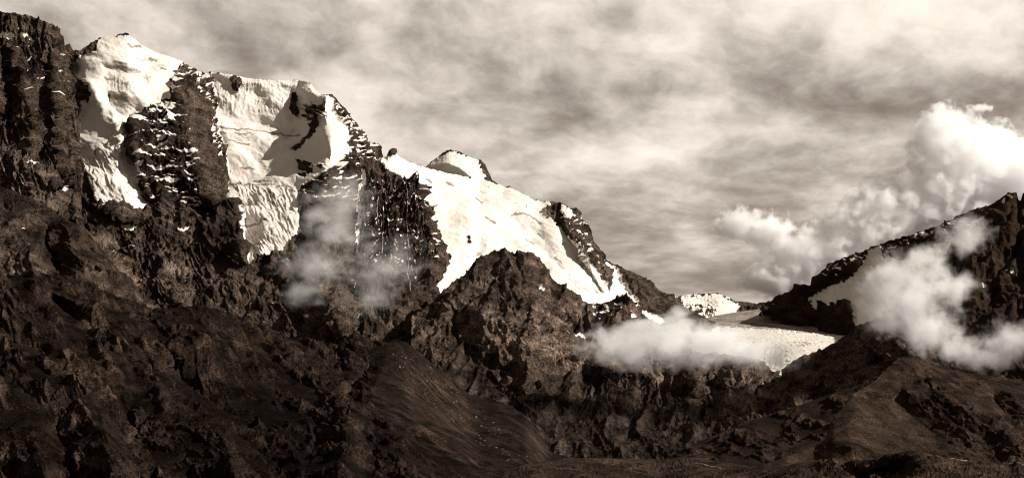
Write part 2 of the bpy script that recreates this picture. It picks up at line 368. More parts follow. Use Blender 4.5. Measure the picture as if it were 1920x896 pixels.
# ------------------------------------------------------------------ materials
def terrain_mat(name, dark, light, scale=60.0, bump=2.5, snowc=(0.63, 0.592, 0.545), fine=1.0, speck=0.0, grain=1.1):
    m = bpy.data.materials.new(name); m.use_nodes = True; t = m.node_tree; t.nodes.clear(); n = N(t)
    co = n('ShaderNodeTexCoord').outputs['Object']
    at_ = n('ShaderNodeAttribute', attribute_name='mask'); sp = n('ShaderNodeSeparateColor', {0: at_.outputs['Color']})
    a = n.noise(co, 1 / scale, 6.0, 0.6); b = n.noise(co, 1 / (7.0 * fine), 5.0, 0.7)
    f = n.smooth(n.math('ADD', n.math('MULTIPLY', a, .6), n.math('MULTIPLY', b, .4)), .36, .64)
    col = n.mixc(f, dark + (1,), light + (1,))
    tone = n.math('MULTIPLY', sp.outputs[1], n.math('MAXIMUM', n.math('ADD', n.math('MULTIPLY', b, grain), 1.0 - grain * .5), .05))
    xyz = n('ShaderNodeSeparateXYZ', {0: co})
    bed = n.math('ADD', n.math('ADD', xyz.outputs[2], n.math('MULTIPLY', xyz.outputs[0], .35)), n.math('MULTIPLY', a, 90.0))
    bands = n.noise(n('ShaderNodeCombineXYZ', {0: n.math('MULTIPLY', bed, 1.0), 1: n.math('MULTIPLY', xyz.outputs[0], .03), 2: n.math('MULTIPLY', xyz.outputs[1], .03)}).outputs[0], 1 / (13.0 * fine + 6), 3.0, .6)
    tone = n.math('MULTIPLY', tone, n.math('ADD', n.smooth(bands, .35, .65, .0, .75), .62))
    if speck:                                               # pale broken stones in the scree
        vo = n('ShaderNodeTexVoronoi', {'Vector': co, 'Scale': 1 / (5.5 * fine), 'Randomness': 1.0})
        pick = n.math('GREATER_THAN', n('ShaderNodeSeparateColor', {0: vo.outputs['Color']}).outputs[0], 1 - speck)
        st = n.math('MULTIPLY', pick, n.smooth(vo.outputs['Distance'], .42, .2))
        tone = n.math('ADD', tone, n.math('MULTIPLY', st, 2.6))
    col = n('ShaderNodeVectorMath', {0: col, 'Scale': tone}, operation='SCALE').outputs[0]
    s0 = n.math('ADD', sp.outputs[0], n.math('MULTIPLY', n.math('SUBTRACT', n.noise(co, 1 / 9.0, 4.0, .65), .5), .5))
    s = n.smooth(s0, .40, .58)
    sv = n.mixc(n.noise(co, 1 / 35.0, 5.0, .6), (snowc[0] * .82, snowc[1] * .80, snowc[2] * .77, 1), snowc + (1,))
    sv = n.mixc(n.smooth(n.math('ADD', sp.outputs[2], n.math('MULTIPLY', n.math('SUBTRACT', b, .5), .9)), .25, .75), sv, (.20, .165, .14, 1))
    final = n.mixc(s, col, sv)
    hr = n.math('ADD', n.math('MULTIPLY', b, 1.0), n.math('MULTIPLY', n.noise(co, 1 / (2.6 * fine), 3.0, .6), .4))
    hs = n.math('MULTIPLY', n.noise(co, 1 / 16.0, 5.0, .55), .26)
    hh = n.math('ADD', n.math('MULTIPLY', hr, n.math('SUBTRACT', 1.0, s)), n.math('MULTIPLY', hs, s))
    bp = n('ShaderNodeBump', {'Strength': .8, 'Distance': bump * 2.2, 'Height': hh})
    bs = n('ShaderNodeBsdfPrincipled', {'Base Color': final, 'Roughness': n.math('SUBTRACT', .92, n.math('MULTIPLY', s, .25)), 'Specular IOR Level': n.math('ADD', .02, n.math('MULTIPLY', s, .2)), 'Normal': bp.outputs[0]})
    n('ShaderNodeOutputMaterial', {0: bs.outputs[0]})
    return m
M_PEAK = terrain_mat('peak_rock_and_snow', (0.0055, 0.0032, 0.0020), (0.082, 0.0595, 0.0465), 70.0, 5.5, grain=3.4)
M_CRAG = terrain_mat('crag_rock', (0.005, 0.0029, 0.0018), (0.082, 0.0595, 0.0465), 60.0, 5.5, grain=2.9)
M_FAR = terrain_mat('far_rock_and_snow', (0.010, 0.0061, 0.0040), (0.034, 0.0216, 0.0148), 120.0, 4.0, grain=1.8)
M_MOOR_SHADED = terrain_mat('shaded_moor_and_rock', (0.0015, 0.0010, 0.0006), (0.0245, 0.0163, 0.0119), 30.0, 2.4, fine=.55, grain=4.2, speck=.07)  # moor and rock, set near black to stand in for cloud shadow
M_SCREE = terrain_mat('scree', (0.008, 0.0047, 0.0029), (0.038, 0.0255, 0.0185), 40.0, 1.2, fine=.45, speck=.09, grain=3.0)
M_ICE = terrain_mat('glacier_ice', (0.175, 0.147, 0.124), (0.27, 0.232, 0.20), 80.0, 1.5, snowc=(0.58, 0.545, 0.50))
#@@TERRAIN
# ------------------------------------------------------------------ the snow mountain
SUMMIT = [(134,92),(140,112),(146,116),(160,103),(181,98),(184,80),(194,64),(222,56),(244,57),(274,78),(304,94),(338,108),(345,128),(330,140),(325,160),(330,172),(318,175),(322,190),(305,195),(300,200),(275,205),
          (262,215),(250,225),(245,250),(248,290),(255,300),(265,330),(258,345),(270,370),(285,380),(293,390),(270,397),(255,395),(235,383),(215,375),(200,382),(180,378),(172,350),(160,320),(152,300),(140,280),(133,255),(133,200),(133,150)]
BASIN = [(390,138),(420,137),(580,153),(592,170),(606,180),(624,183),(628,200),(640,240),(648,258),(642,270),(655,285),(640,292),(628,312),(618,318),(600,335),(588,345),(570,355),(560,370),(565,390),(560,420),(567,434),(548,445),
         (535,470),(510,478),(490,480),(475,492),(465,490),(458,450),(448,420),(442,380),(425,372),(422,340),(430,320),(425,300),(415,270),(410,240),(402,215),(408,200),(402,170)]
SLOPE = [(704,300),(722,299),(731,290),(745,292),(760,303),(800,314),(850,326),(912,338),(960,354),(1005,376),(1035,378),(1022,400),(1045,425),(1075,450),(1100,485),(1135,535),(1150,565),(1190,600),(1190,640),(1000,640),(824,560),
         (822,535),(835,485),(832,470),(815,440),(797,400),(786,360),(778,345),(752,332),(728,318)]
COULOIR = [(1125,488),(1140,494),(1160,508),(1180,540),(1200,560),(1206,578),(1235,590),(1250,610),(1190,612),(1160,585),(1150,560),(1135,525)]
CREVASSES = [[(410,237),(440,240),(480,243),(520,248),(560,252)],[(440,246),(455,252),(470,250)],[(425,262),(445,268),(468,272)],[(450,313),(478,318)],[(470,338),(490,341),(510,345)],[(430,345),(470,347),(500,350),(520,352)],[(448,425),(470,424),(488,422)],[(500,362),(518,374)],[(528,352),(545,356),(553,366)],[(960,402),(985,405),(1003,412),(1015,422)],[(800,335),(812,340)],[(780,320),(786,326)],[(835,345),(850,352)],[(890,375),(905,385)],[(908,412),(928,426)],[(985,452),(1000,460)],[(1008,436),(1020,450)],[(1040,480),(1055,492)],[(808,388),(822,384)],[(240,80),(266,87)],[(214,118),(238,122)],[(195,145),(215,150)],[(281,106),(296,112)],[(300,130),(312,134)]]
SHADE_BANDS = [(4,[(205,125),(235,130),(262,136)]),(3,[(190,120),(200,124)]),(3,[(205,138),(216,150)]),(3,[(255,105),(292,110)]),(2,[(282,108),(296,112)]),(3,[(298,124),(312,126)]),(5,[(205,180),(240,186),(262,196)]),(3,[(232,186),(258,184)]),(2,[(446,340),(500,346)]),(4,[(440,380),(470,384),(482,380)]),(3,[(500,365),(515,376)]),(2,[(450,432),(490,436)]),(2,[(455,445),(480,442)]),(2,[(500,430),(520,446)]),(3,[(460,462),(480,462)]),(2,[(935,412),(948,420)]),(4,[(895,476),(905,470)]),(2,[(875,500),(882,496)]),(3,[(1018,440),(1028,456)]),(4,[(1046,492),(1058,505)]),(2,[(960,470),(990,464)]),(2,[(1070,520),(1110,535)]),(2,[(1085,540),(1125,552)]),(1,[(1060,530),(1100,548)]),(2,[(835,470),(836,490),(832,515)])]  # grey shading on the snow, painted into its colour as bands
massif = layer('snow_mountain',
    [(-150,120),(100,112),(124,88),(132,85),(138,97),(150,96),(154,92),(178,78),(183,76),(186,72),(215,68),(222,66),(240,65),(247,70),(270,87),(300,102),(340,115),(352,127),(372,135),(388,140),(392,138),(410,138),
     (430,143),(470,150),(500,152),(530,153),(560,152),(576,154),(583,158),(590,170),(600,178),(612,179),(622,178),(632,188),(650,207),(662,228),(680,248),(695,270),(703,269),(712,285),(718,297),(723,299),(728,287),(735,285),
     (742,292),(760,303),(800,315),(840,327),(880,333),(912,339),(960,355),(1000,376),(1015,379),(1035,379),(1055,384),(1068,392),(1080,392),(1090,398),(1093,415),(1100,420),(1105,430),(1110,450),(1125,478),(1137,490),(1155,499),
     (1175,508),(1200,517),(1220,531),(1240,547),(1255,555),(1275,572),(1300,590),(1480,680)],
    [(-150,660),(300,690),(600,705),(800,725),(1000,700),(1200,690),(1480,700)],
    [(-150,6300),(240,6300),(400,6450),(560,6450),(610,6250),(720,6300),(900,6600),(1090,6500),(1280,6900),(1480,7300)],
    [(-150,5200),(300,5050),(600,4900),(820,4950),(1000,5400),(1200,5700),(1480,6900)], M_PEAK, step=1.45, seed=3, cracks=[(1,c) for c in CREVASSES], shade_bands=SHADE_BANDS, icefalls=[([(425,335),(545,345),(565,435),(470,490)],12,60,13,1),([(150,290),(215,250),(245,290),(285,390),(180,380)],65,60,16,.8),([(1020,430),(1100,500),(1150,570),(1060,540)],35,60,15,.8),([(860,430),(960,470),(940,480),(850,530)],20,50,16,.6),([(150,120),(300,120),(310,190),(180,165)],8,70,22,.6),([(930,350),(1030,390),(1000,440),(900,400)],25,70,22,.6),([(410,225),(560,235),(560,265),(420,275)],3,80,14,.7)],
    lines=[[(340,122,-10),(335,150,-60),(332,180,-110),(345,230,-150),(365,300,-170),(385,350,-180),(395,375,-170)],
           [(393,148,50),(400,180,90),(412,230,110),(418,280,110),(426,330,90),(422,368,60)],
           [(246,222,70),(243,260,75),(247,300,65),(260,345,40),(284,388,0)],[(262,213,-50),(254,235,-60),(253,285,-60),(262,308,-60),(268,340,-60),(276,368,-60),(300,384,-60)],
           [(205,180,30),(215,230,0),(228,262,-30),(222,300,-25),(210,340,-40),(240,375,-50)],
           [(139,130,120),(141,180,130),(141,250,110),(136,330,80)],
           [(160,118,-10),(158,140,-40),(172,160,-60),(184,190,-70)],
           [(186,120,-20),(230,118,-30),(290,140,-40),(322,160,-30)], [(195,130,0),(230,138,5),(275,152,0)],
           [(196,170,-35),(250,172,-35),(288,188,-45)], [(200,190,15),(225,215,45),(262,205,10)],
           [(398,235,80),(440,232,120),(490,232,130),(550,243,100)], [(410,246,70),(460,248,90),(540,256,80)],
           [(470,290,110),(500,320,60),(490,370,-30),(500,430,-60),(490,480,-50)],
           [(612,182,-30),(606,200,-110),(611,220,-160),(617,250,-170),(622,290,-130),(620,330,-90),(612,380,-50),(585,440,-30),(556,462,-30)],
           [(600,192,-40),(588,222,-20),(575,250,0),(560,275,40)], [(548,170,50),(550,220,80),(540,262,100)],
           [(535,345,-20),(555,370,-60),(559,410,-70),(550,440,-70)],
           [(640,200,-70),(665,250,-80),(690,290,-40)], [(668,300,30),(666,350,50),(662,400,40),(660,480,40),(662,560,50),(656,635,40)],
           [(690,330,-20),(740,330,-60),(783,350,-120),(792,395,-140),(806,440,-130),(822,475,-100),(815,515,-80)],
           [(792,352,30),(803,398,60),(822,440,70),(838,472,70),(832,510,60)],
           [(860,400,-10),(900,440,-15),(930,470,0)], [(850,470,40),(840,520,50)], [(960,420,25),(1000,470,30)],
           [(1066,396,-20),(1060,420,-60),(1085,470,-70),(1110,510,-70),(1140,560,-50),(1160,590,-40)], [(1046,418,20),(1070,452,20),(1098,495,10),(1130,550,0)],
           [(1135,500,20),(1160,535,30),(1190,575,20)], [(1180,515,-20),(1220,545,-60),(1255,580,-90)],
           [(150,440,-120),(190,500,-160),(238,542,-170)], [(196,405,0),(228,470,-10),(262,540,-30)],
           [(440,378,-120),(448,420,-140),(460,490,-140)], [(385,388,-60),(372,440,-20),(385,492,-30)], [(450,382,0),(458,425,0),(468,488,0)],
           [(300,515,-90),(330,562,-130)], [(330,470,0),(352,505,0),(378,572,-30)], [(180,380,-60),(215,395,-80),(240,420,-60)],
           [(552,466,-60),(575,500,-120),(620,570,-190),(648,630,-200)], [(500,500,0),(540,560,-40),(600,640,-60)],
           [(712,500,0),(735,560,-40),(750,620,-60)], [(770,540,-10),(800,560,50),(790,620,30)]],
    noises=[('ridge',170,170,0,20.7),('facet',70,60,20,10.1),('facet',26,20,35,3.4),('fbm',16,16,0,2.4,None,3),
            ('ridge',150,17,82,13.4,[[(330,120),(395,140),(425,250),(425,375),(385,375),(345,260)],[(640,300),(790,340),(825,480),(800,560),(640,640),(560,520),(600,400)]],4),
            ('ridge',90,9,80,3.5,[[(330,120),(395,140),(425,250),(425,375),(385,375),(345,260)],[(670,330),(790,345),(825,480),(800,540),(690,520)]],3),('strata',110,30,4,13,[[(255,200),(335,180),(395,380),(340,480),(200,520),(180,400),(255,380)]]),
            ('ridge',120,16,62,9.3,[[(150,420),(260,540),(390,580),(380,480),(250,400)]],4),
            ('snow_fbm',120,60,15,8.0,None,5),('snow_fbm',260,140,20,24,None,2),
            ('snow_ridge',110,22,62,5.0,[[(420,330),(560,360),(570,440),(470,495)],[(140,290),(250,290),(290,395),(170,380)]],4),
            ('snow_ridge',90,18,90,2.6,[[(400,140),(560,155),(520,215),(410,215)],[(200,140),(290,150),(280,170),(210,170)]],3),
            ('snow_billow',40,30,0,9,[[(200,230),(240,230),(245,290),(200,295)]],4)],
    snow=[(1,SUMMIT),(1,BASIN),(1,SLOPE),(1,COULOIR)]+[(0,[(124,84),(136,84),(141,98),(150,95),(160,88),(178,76),(184,78),(181,97),(160,102),(146,104),(136,102)]),
          (0.25,[(138,140),(150,142),(166,155),(176,175),(174,196),(160,190),(150,222),(138,226)]),(0.1,[(150,168),(170,170),(172,184),(158,188)]),
          (0,[(222,62),(240,63),(250,70),(236,68),(218,69)]),
          (0,[(428,146),(440,144),(455,150),(456,160),(448,165),(449,175),(438,174),(436,160)]),
          (0.15,[(542,176),(556,172),(563,195),(562,218),(555,223),(546,212),(546,190)]),(0.3,[(572,195),(592,192),(590,210),(580,224),(568,222)]),
          (0.05,[(608,184),(614,188),(598,225),(590,245),(580,262),(560,280),(556,290),(545,280),(562,268),(575,245),(585,222),(600,196)]),
          (0.1,[(560,303),(588,306),(590,325),(570,340),(562,330)]),(0.1,[(600,308),(612,310),(610,318),(600,318)]),
          (0,[(622,176),(660,225),(700,265),(722,298),(705,305),(690,298),(672,285),(655,262),(640,225)]),(0.9,[(632,200),(640,210),(646,225),(640,222)]),(0.9,[(653,230),(664,240),(666,250),(656,240)]),
          (0,[(727,285),(736,285),(742,292),(736,303),(728,300)]),(0.2,[(872,448),(880,445),(886,458),(880,462)]),
          (0.1,[(1024,400),(1046,408),(1066,412),(1080,405),(1066,391),(1092,396),(1094,415),(1112,450),(1128,485),(1150,520),(1146,540),(1130,528),(1100,480),(1075,450),(1045,424)]),
          (0.8,[(1050,384),(1066,392),(1080,408),(1060,412),(1052,400)]),
          (0,[(1150,497),(1260,550),(1290,620),(1250,605),(1206,578),(1185,540)]),
          (0.75,[(672,308),(682,320),(688,340),(678,380),(676,410),(672,470),(664,470),(666,400),(668,350)]),
          (1,[(765,520),(780,527),(800,522),(796,529),(778,532),(766,527)]),(1,[(228,421),(245,424),(262,430),(258,434),(240,432),(230,428)]),(1,[(172,400),(176,410),(184,416),(177,414)]),
          (1,[(114,345),(138,356),(150,362),(128,356)]),(0.9,[(300,480),(312,490),(318,499),(306,492)]),(1,[(330,432),(352,426),(362,428),(345,436)]),(1,[(726,652),(735,660),(742,676),(733,668)])],
    dust=[(.36,9,[(250,195),(330,175),(350,230),(385,385),(290,388),(262,345),(250,270)]),(.46,2,[(318,112),(392,135),(402,215),(418,300),(400,300),(385,200),(345,150),(320,190)]),
          (.28,2,[(560,290),(680,290),(690,380),(560,380)]),(.44,2,[(620,180),(720,300),(660,310),(610,200)]),(.20,1.2,[(670,330),(785,345),(825,480),(800,540),(680,500)]),(-.12,3,[(150,370),(470,380),(480,500),(300,560),(180,480)]),
          (.26,1.5,[(1040,400),(1095,400),(1150,540),(1110,500)]),(-.15,2,[(480,470),(830,500),(830,600),(480,640)])],
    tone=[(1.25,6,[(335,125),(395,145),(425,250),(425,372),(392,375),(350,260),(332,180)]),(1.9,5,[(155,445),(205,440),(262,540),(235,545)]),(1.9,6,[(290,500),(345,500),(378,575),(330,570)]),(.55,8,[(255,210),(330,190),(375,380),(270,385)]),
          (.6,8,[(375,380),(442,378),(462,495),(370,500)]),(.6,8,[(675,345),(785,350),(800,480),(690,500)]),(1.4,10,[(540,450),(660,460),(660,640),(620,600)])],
    parts=[('summit_snowfield','broad snow cap and hanging ice tongue under the highest snowy summit',SUMMIT),('hanging_glacier','crevassed glacier spilling from the high basin between two rock ribs',BASIN),
           ('snow_slope','wide smooth snow slope falling to the right below the ridge',SLOPE),('snow_couloir','narrow snow gully at the right end of the mountain',COULOIR)],
    label='tall glaciated mountain with dark rock ribs rising across the left half')

dome = layer('snow_dome', [(770,335),(797,315),(806,308),(830,288),(838,282),(845,281),(850,284),(860,285),(867,288),(880,295),(895,300),(902,300),(910,310),(917,325),(922,338),(940,350),(990,390)],
    [(770,400),(990,420)], [(770,7900),(990,7900)], [(770,7450),(990,7450)], M_PEAK, step=1.3, seed=8, jag=(1.2,9),
    lines=[[(800,319,0),(830,305,-70),(860,313,-90),(890,338,-90)],[(812,326,70),(850,334,80),(870,338,40)],[(905,305,-30),(915,330,-40)]],
    noises=[('ridge',60,50,0,8.3),('facet',25,20,0,3.4),('snow_fbm',90,60,0,6)],
    snow=[(1,[(760,340),(797,315),(830,288),(842,282),(895,299),(905,320),(915,345),(1000,440),(760,440)]),(0,[(828,290),(838,280),(848,281),(840,287),(832,292)]),(0,[(858,283),(868,286),(870,291),(860,288)]),(.15,[(897,300),(905,300),(925,340),(915,345),(903,322)])],
    label='small rounded snow peak behind the long snow slope', back=(300,200))

far = layer('far_ridge', [(1150,600),(1220,562),(1255,556),(1275,556),(1300,552),(1330,551),(1346,550),(1360,556),(1380,565),(1397,568),(1420,570),(1440,565),(1460,560),(1500,585)],
    [(1150,640),(1500,640)], [(1150,8300),(1500,8300)], [(1150,7400),(1500,7400)], M_PEAK, step=1.5, seed=12, jag=(1.5,8),
    lines=[[(1262,560,-20),(1290,575,-60),(1310,600,-80)],[(1300,558,20),(1330,575,60)],[(1346,552,-10),(1370,575,-50)]],
    noises=[('ridge',90,70,0,14.5),('facet',40,30,0,5)], snow=[(.85,[(1275,558),(1330,553),(1350,552),(1372,568),(1390,574),(1380,600),(1300,610),(1290,600),(1340,592),(1345,578),(1320,572),(1285,572)])],
    dust=[(.5,2,[(1240,550),(1385,550),(1385,610),(1240,610)])], label='low far ridge patched with snow beyond the glacier')

glacier = layer('glacier', [(1180,640),(1270,610),(1310,600),(1340,592),(1380,585),(1420,580),(1450,576),(1475,580),(1560,600),(1680,640)],
    [(1180,760),(1680,760)], [(1180,7600),(1450,7500),(1680,6400)], [(1180,4600),(1680,4600)], M_ICE, step=1.5, erode=(), icefalls=[([(1340,625),(1600,640),(1500,720),(1380,700)],4,160,70,1),([(1300,585),(1460,580),(1560,625),(1340,612)],-12,300,60,.8)], seed=15, jag=(.5,20), prof=1.35, flat=True, crest_line=False,
    lines=[[(1200,616,-150),(1340,614,-150),(1440,620,-150),(1500,625,-150),(1590,632,-150),(1680,640,-150)],[(1200,608,250),(1340,606,250),(1440,612,250),(1500,617,250),(1590,626,250)],[(1200,680,0),(1680,680,0)]],
    noises=[('snow_ridge',60,24,75,1.5,None,4),('snow_ridge',45,14,10,3,[[(1380,650),(1480,650),(1480,740),(1380,740)]],4),('snow_fbm',200,90,0,5)],
    snow=[(1,[(1180,612),(1340,611),(1440,617),(1500,622),(1590,630),(1700,640),(1700,780),(1180,780)]),(.05,[(1180,560),(1700,560),(1700,630),(1590,629),(1500,621),(1440,616),(1340,610),(1180,611)])],  # upper band kept bare grey ice so its colour carries the shade
    label='flat glacier tongue between the two mountains, ending above the cliff', damp=.3)

right = layer('dark_mountain', [(1430,586),(1440,572),(1460,558),(1490,545),(1520,535),(1525,525),(1545,505),(1570,492),(1590,485),(1610,478),(1640,465),(1660,455),(1700,445),(1740,432),(1770,420),(1800,405),
    (1820,397),(1860,385),(1880,373),(1890,366),(1903,364),(1906,362),(1909,378),(1914,379),(1918,366),(1925,358),(1960,340),(2080,300)],
    [(1430,592),(1444,590),(1450,598),(1475,608),(1500,612),(1528,613),(1542,625),(1560,637),(1592,644),(1640,690),(1700,730),(1900,750),(2080,780)],
    [(1430,7350),(1550,7150),(1700,6700),(1900,6300),(2080,6200)], [(1430,7200),(1460,7100),(1530,6950),(1560,6560),(1592,6400),(1640,5500),(1700,5000),(2080,4400)], M_FAR, step=1.6, seed=21, jag=(3,14),
    lines=[[(1500,545,-20),(1560,520,-40),(1610,500,-60)],[(1515,560,40),(1600,530,50),(1660,500,40)],[(1900,372,0),(1880,420,-80),(1830,480,-110),(1780,540,-90),(1750,600,-60)],[(1920,450,60),(1880,520,80),(1860,570,60)],
           [(1700,470,40),(1760,480,60)],[(1480,560,-30),(1500,600,-50)],[(1570,575,-30),(1600,620,-50)],[(1700,640,-40),(1740,700,-60)],[(1780,640,40),(1830,700,30)],[(1880,590,-40),(1920,640,-60)]],
    noises=[('ridge',150,140,0,20.7),('facet',65,50,30,8.4),('fbm',16,16,0,2.2,None,3),('snow_fbm',90,60,0,6),('snow_ridge',60,18,60,4,None,4)],
    snow=[(1,[(1513,560),(1540,545),(1590,525),(1615,510),(1632,470),(1655,466),(1656,484),(1700,492),(1760,458),(1795,458),(1770,480),(1700,520),(1668,560),(1655,595),(1610,618),(1604,592),(1600,562),(1580,570),(1548,573),(1542,566),(1527,582),(1520,566)]),
          (1,[(1838,412),(1871,397),(1850,415),(1820,436),(1802,432)]),(1,[(1876,379),(1893,366),(1898,375),(1886,386)]),(1,[(1840,530),(1851,541),(1845,540),(1841,545)]),(1,[(1853,575),(1860,573),(1855,578)]),(.6,[(1875,515),(1880,508),(1905,510),(1910,522),(1890,518)])],
    dust=[(.28,2,[(1520,520),(1800,405),(1800,430),(1560,520)]),(-.2,1,[(1700,590),(1920,600),(1920,700),(1720,690)])],
    tone=[(1.8,8,[(1690,620),(1780,630),(1920,680),(1920,740),(1700,690)])],
    parts=[('ice_field','grey shaded ice field hanging on the dark left flank',[(1505,440),(1800,440),(1800,640),(1505,640)])], label='dark mountain with a spiked top at the right edge')

# ------------------------------------------------------------------ nearer walls
buttress = layer('rock_buttress', [(-170,5),(-60,15),(0,24),(17,29),(22,28),(40,31),(47,30),(60,33),(72,40),(82,46),(95,48),(104,56),(112,70),(122,92),(128,112),(133,130),(135,160),(137,230),(138,300),(140,400)],
    [(-170,540),(60,470),(140,420)], [(-170,5500),(140,5500)], [(-170,4750),(60,4800),(140,4950)], M_PEAK, step=1.25, seed=31, jag=(3,14),
    lines=[[(122,96,40),(130,150,120),(133,220,150),(132,300,150),(134,390,120)],[(100,60,-10),(104,130,-60),(112,220,-70),(112,320,-70)],[(8,100,40),(18,160,70),(20,230,70)],[(-20,80,-50),(-10,200,-80)],
           [(30,85,-40),(50,160,-60),(66,240,-60),(60,300,-50)],[(80,130,20),(88,230,30),(84,300,20)],[(0,285,-60),(60,310,-80),(105,345,-90)],[(0,272,20),(55,296,20)]],
    noises=[('ridge',260,30,80,16,None,4),('ridge',90,9,78,2.8,None,3),('ridge',120,60,75,12,None,4),('facet',40,24,80,4.1),('fbm',16,12,0,2.2,None,3)],
    snow=[(1,[(0,62),(-40,50),(-40,62),(0,72),(15,79),(27,82),(30,75),(27,66),(12,67)]),(1,[(35,66),(50,67),(62,76),(79,82),(74,85),(58,77),(40,71)]),(1,[(9,49),(19,44),(18,50)]),(1,[(50,116),(55,111),(61,115),(55,120)]),(1,[(68,112),(73,109),(70,114)]),
          (1,[(86,107),(90,104),(95,107),(90,108)]),(1,[(106,135),(110,131),(114,134),(109,136)]),(1,[(84,166),(88,160),(88,170),(85,174)]),(1,[(94,161),(100,157),(105,158),(98,161)]),(1,[(107,157),(112,154),(112,157)]),(1,[(80,284),(82,280),(100,279),(103,286),(92,288),(89,293),(86,288)]),
          (1,[(62,288),(68,285),(66,289)]),(1,[(16,277),(23,271),(28,277)]),(1,[(20,292),(32,294),(28,299)]),(1,[(49,300),(54,306),(68,304),(70,310),(82,318),(66,313),(52,310)]),(1,[(88,328),(92,327),(91,333)]),(.9,[(112,346),(138,352),(132,358),(118,356)]),(1,[(80,91),(95,92),(94,94)]),(1,[(61,53),(65,53),(63,56)])],
    dust=[(-.05,2,[(0,40),(120,90),(130,200),(0,160)])], tone=[(1.6,10,[(-20,285),(60,310),(110,350),(110,420),(-20,420)])], label='dark fluted rock tower at the left edge, in front of the snowy summit')

spur = layer('rocky_spur', [(-170,310),(0,352),(30,360),(60,374),(80,384),(110,404),(150,428),(172,446),(205,486),(240,530),(275,560),(330,600)],
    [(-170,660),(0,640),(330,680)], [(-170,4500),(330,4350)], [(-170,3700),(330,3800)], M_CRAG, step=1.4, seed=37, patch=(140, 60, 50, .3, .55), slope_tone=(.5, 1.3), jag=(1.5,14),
    lines=[[(0,390,-30),(25,420,-70),(55,460,-100),(72,515,-110)],[(60,400,40),(85,450,90),(115,510,90)],[(120,415,-40),(150,460,-70),(180,500,-90)],[(100,520,0),(150,530,-30)],[(-100,380,-20),(-60,480,-60)]],
    noises=[('ridge',110,100,0,15.5),('facet',50,40,60,6.7),('fbm',14,14,0,2.1,None,3)],
    dust=[(-.2,2,[(0,380),(200,460),(200,540),(0,540)])], tone=[(.5,10,[(-170,310),(0,350),(110,404),(240,530),(120,440),(0,400)]),(1.4,10,[(-20,430),(40,440),(75,520),(0,540)]),(.5,10,[(60,400),(140,430),(150,510),(90,500)])], label='dark rocky spur below the rock tower')

crag = layer('crag', [(770,600),(808,572),(825,552),(835,545),(850,533),(872,520),(876,515),(890,498),(902,483),(915,480),(925,472),(945,470),(965,478),(975,474),(1000,477),(1005,490),(1015,500),(1040,530),(1065,545),(1088,555),(1092,565),(1103,573),
    (1115,572),(1140,568),(1160,562),(1180,562),(1195,572),(1203,590),(1215,602),(1240,628),(1270,650),(1320,664),(1380,670),(1420,674),(1440,690),(1462,710),(1478,716),(1500,724),(1580,750)],
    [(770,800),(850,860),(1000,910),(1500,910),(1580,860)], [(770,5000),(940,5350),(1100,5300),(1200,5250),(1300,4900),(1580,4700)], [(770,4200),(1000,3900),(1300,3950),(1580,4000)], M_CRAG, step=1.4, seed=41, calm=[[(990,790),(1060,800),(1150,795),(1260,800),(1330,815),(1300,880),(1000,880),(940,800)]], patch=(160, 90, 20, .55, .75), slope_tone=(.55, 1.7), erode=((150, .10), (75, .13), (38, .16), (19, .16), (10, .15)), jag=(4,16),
    lines=[[(848,565,40),(850,610,50),(880,670,80),(930,720,90),(980,770,70)],[(880,582,-50),(950,602,-110),(1050,635,-140),(1110,660,-120)],[(900,620,-20),(960,655,-40),(1010,700,-20)],[(945,478,0),(950,520,-50),(1000,545,-80),(1060,575,-60)],
           [(938,525,20),(905,555,40),(885,575,40)],[(870,525,-20),(860,560,-50),(830,580,-40)],[(1010,500,-10),(1035,545,-60),(1075,600,-100)],[(1090,570,30),(1085,600,40),(1075,625,10)],[(1130,575,0),(1150,600,-40),(1180,610,-30)],
           [(1060,660,-120),(1150,690,-110),(1230,700,-90)],[(1060,700,30),(1150,725,40),(1240,740,30)],[(1165,760,-50),(1160,810,-60)],[(1185,750,30),(1180,820,20)],[(1290,690,-70),(1312,700,-90),(1305,740,-60)],[(1320,690,40),(1318,780,40)],
           [(1385,690,-50),(1400,730,-90),(1420,780,-110),(1425,820,-110)],[(1435,720,20),(1450,770,30),(1470,800,10)],[(1000,850,-120),(1150,865,-150),(1300,860,-150),(1450,830,-150)],[(860,700,-20),(840,740,-60)]],
    noises=[('ridge',130,120,0,18.6),('facet',55,45,25,7.6),('facet',22,16,40,2.7),('fbm',12,12,0,2.1,None,3),('ridge',160,30,86,5,[[(1100,690),(1460,690),(1460,850),(1100,850)]],4)],
    snow=[(11,[(935,526),(925,535),(908,552),(890,568)]),(10.5,[(982,566),(968,574)]),(11,[(1002,540),(1020,548)]),(1,[(1074,628),(1085,627),(1110,634),(1130,640),(1090,636),(1078,634)]),(1,[(1180,590),(1190,590),(1198,596),(1186,598)]),(10.6,[(824,605),(820,618)]),(1,[(813,622),(820,620),(818,626)])],
    dust=[(-.2,2,[(830,540),(1200,560),(1200,700),(900,640)]),(.3,1.5,[(1105,565),(1200,570),(1195,590),(1110,600)])],
    tone=[(1.75,14,[(890,585),(1000,600),(1120,640),(1250,680),(1230,705),(1050,690),(920,625)]),(1.5,8,[(1385,700),(1420,700),(1435,800),(1400,810)]),(.62,16,[(840,590),(880,640),(960,690),(1250,720),(1380,740),(1380,860),(1000,860),(880,760)]),(.7,10,[(1060,830),(1200,800),(1330,800),(1280,870),(1060,870)])],  # first tone polygon paints sunlit highlights onto the central cliffs
    label='broken rock crag and headwall below the snow slope')

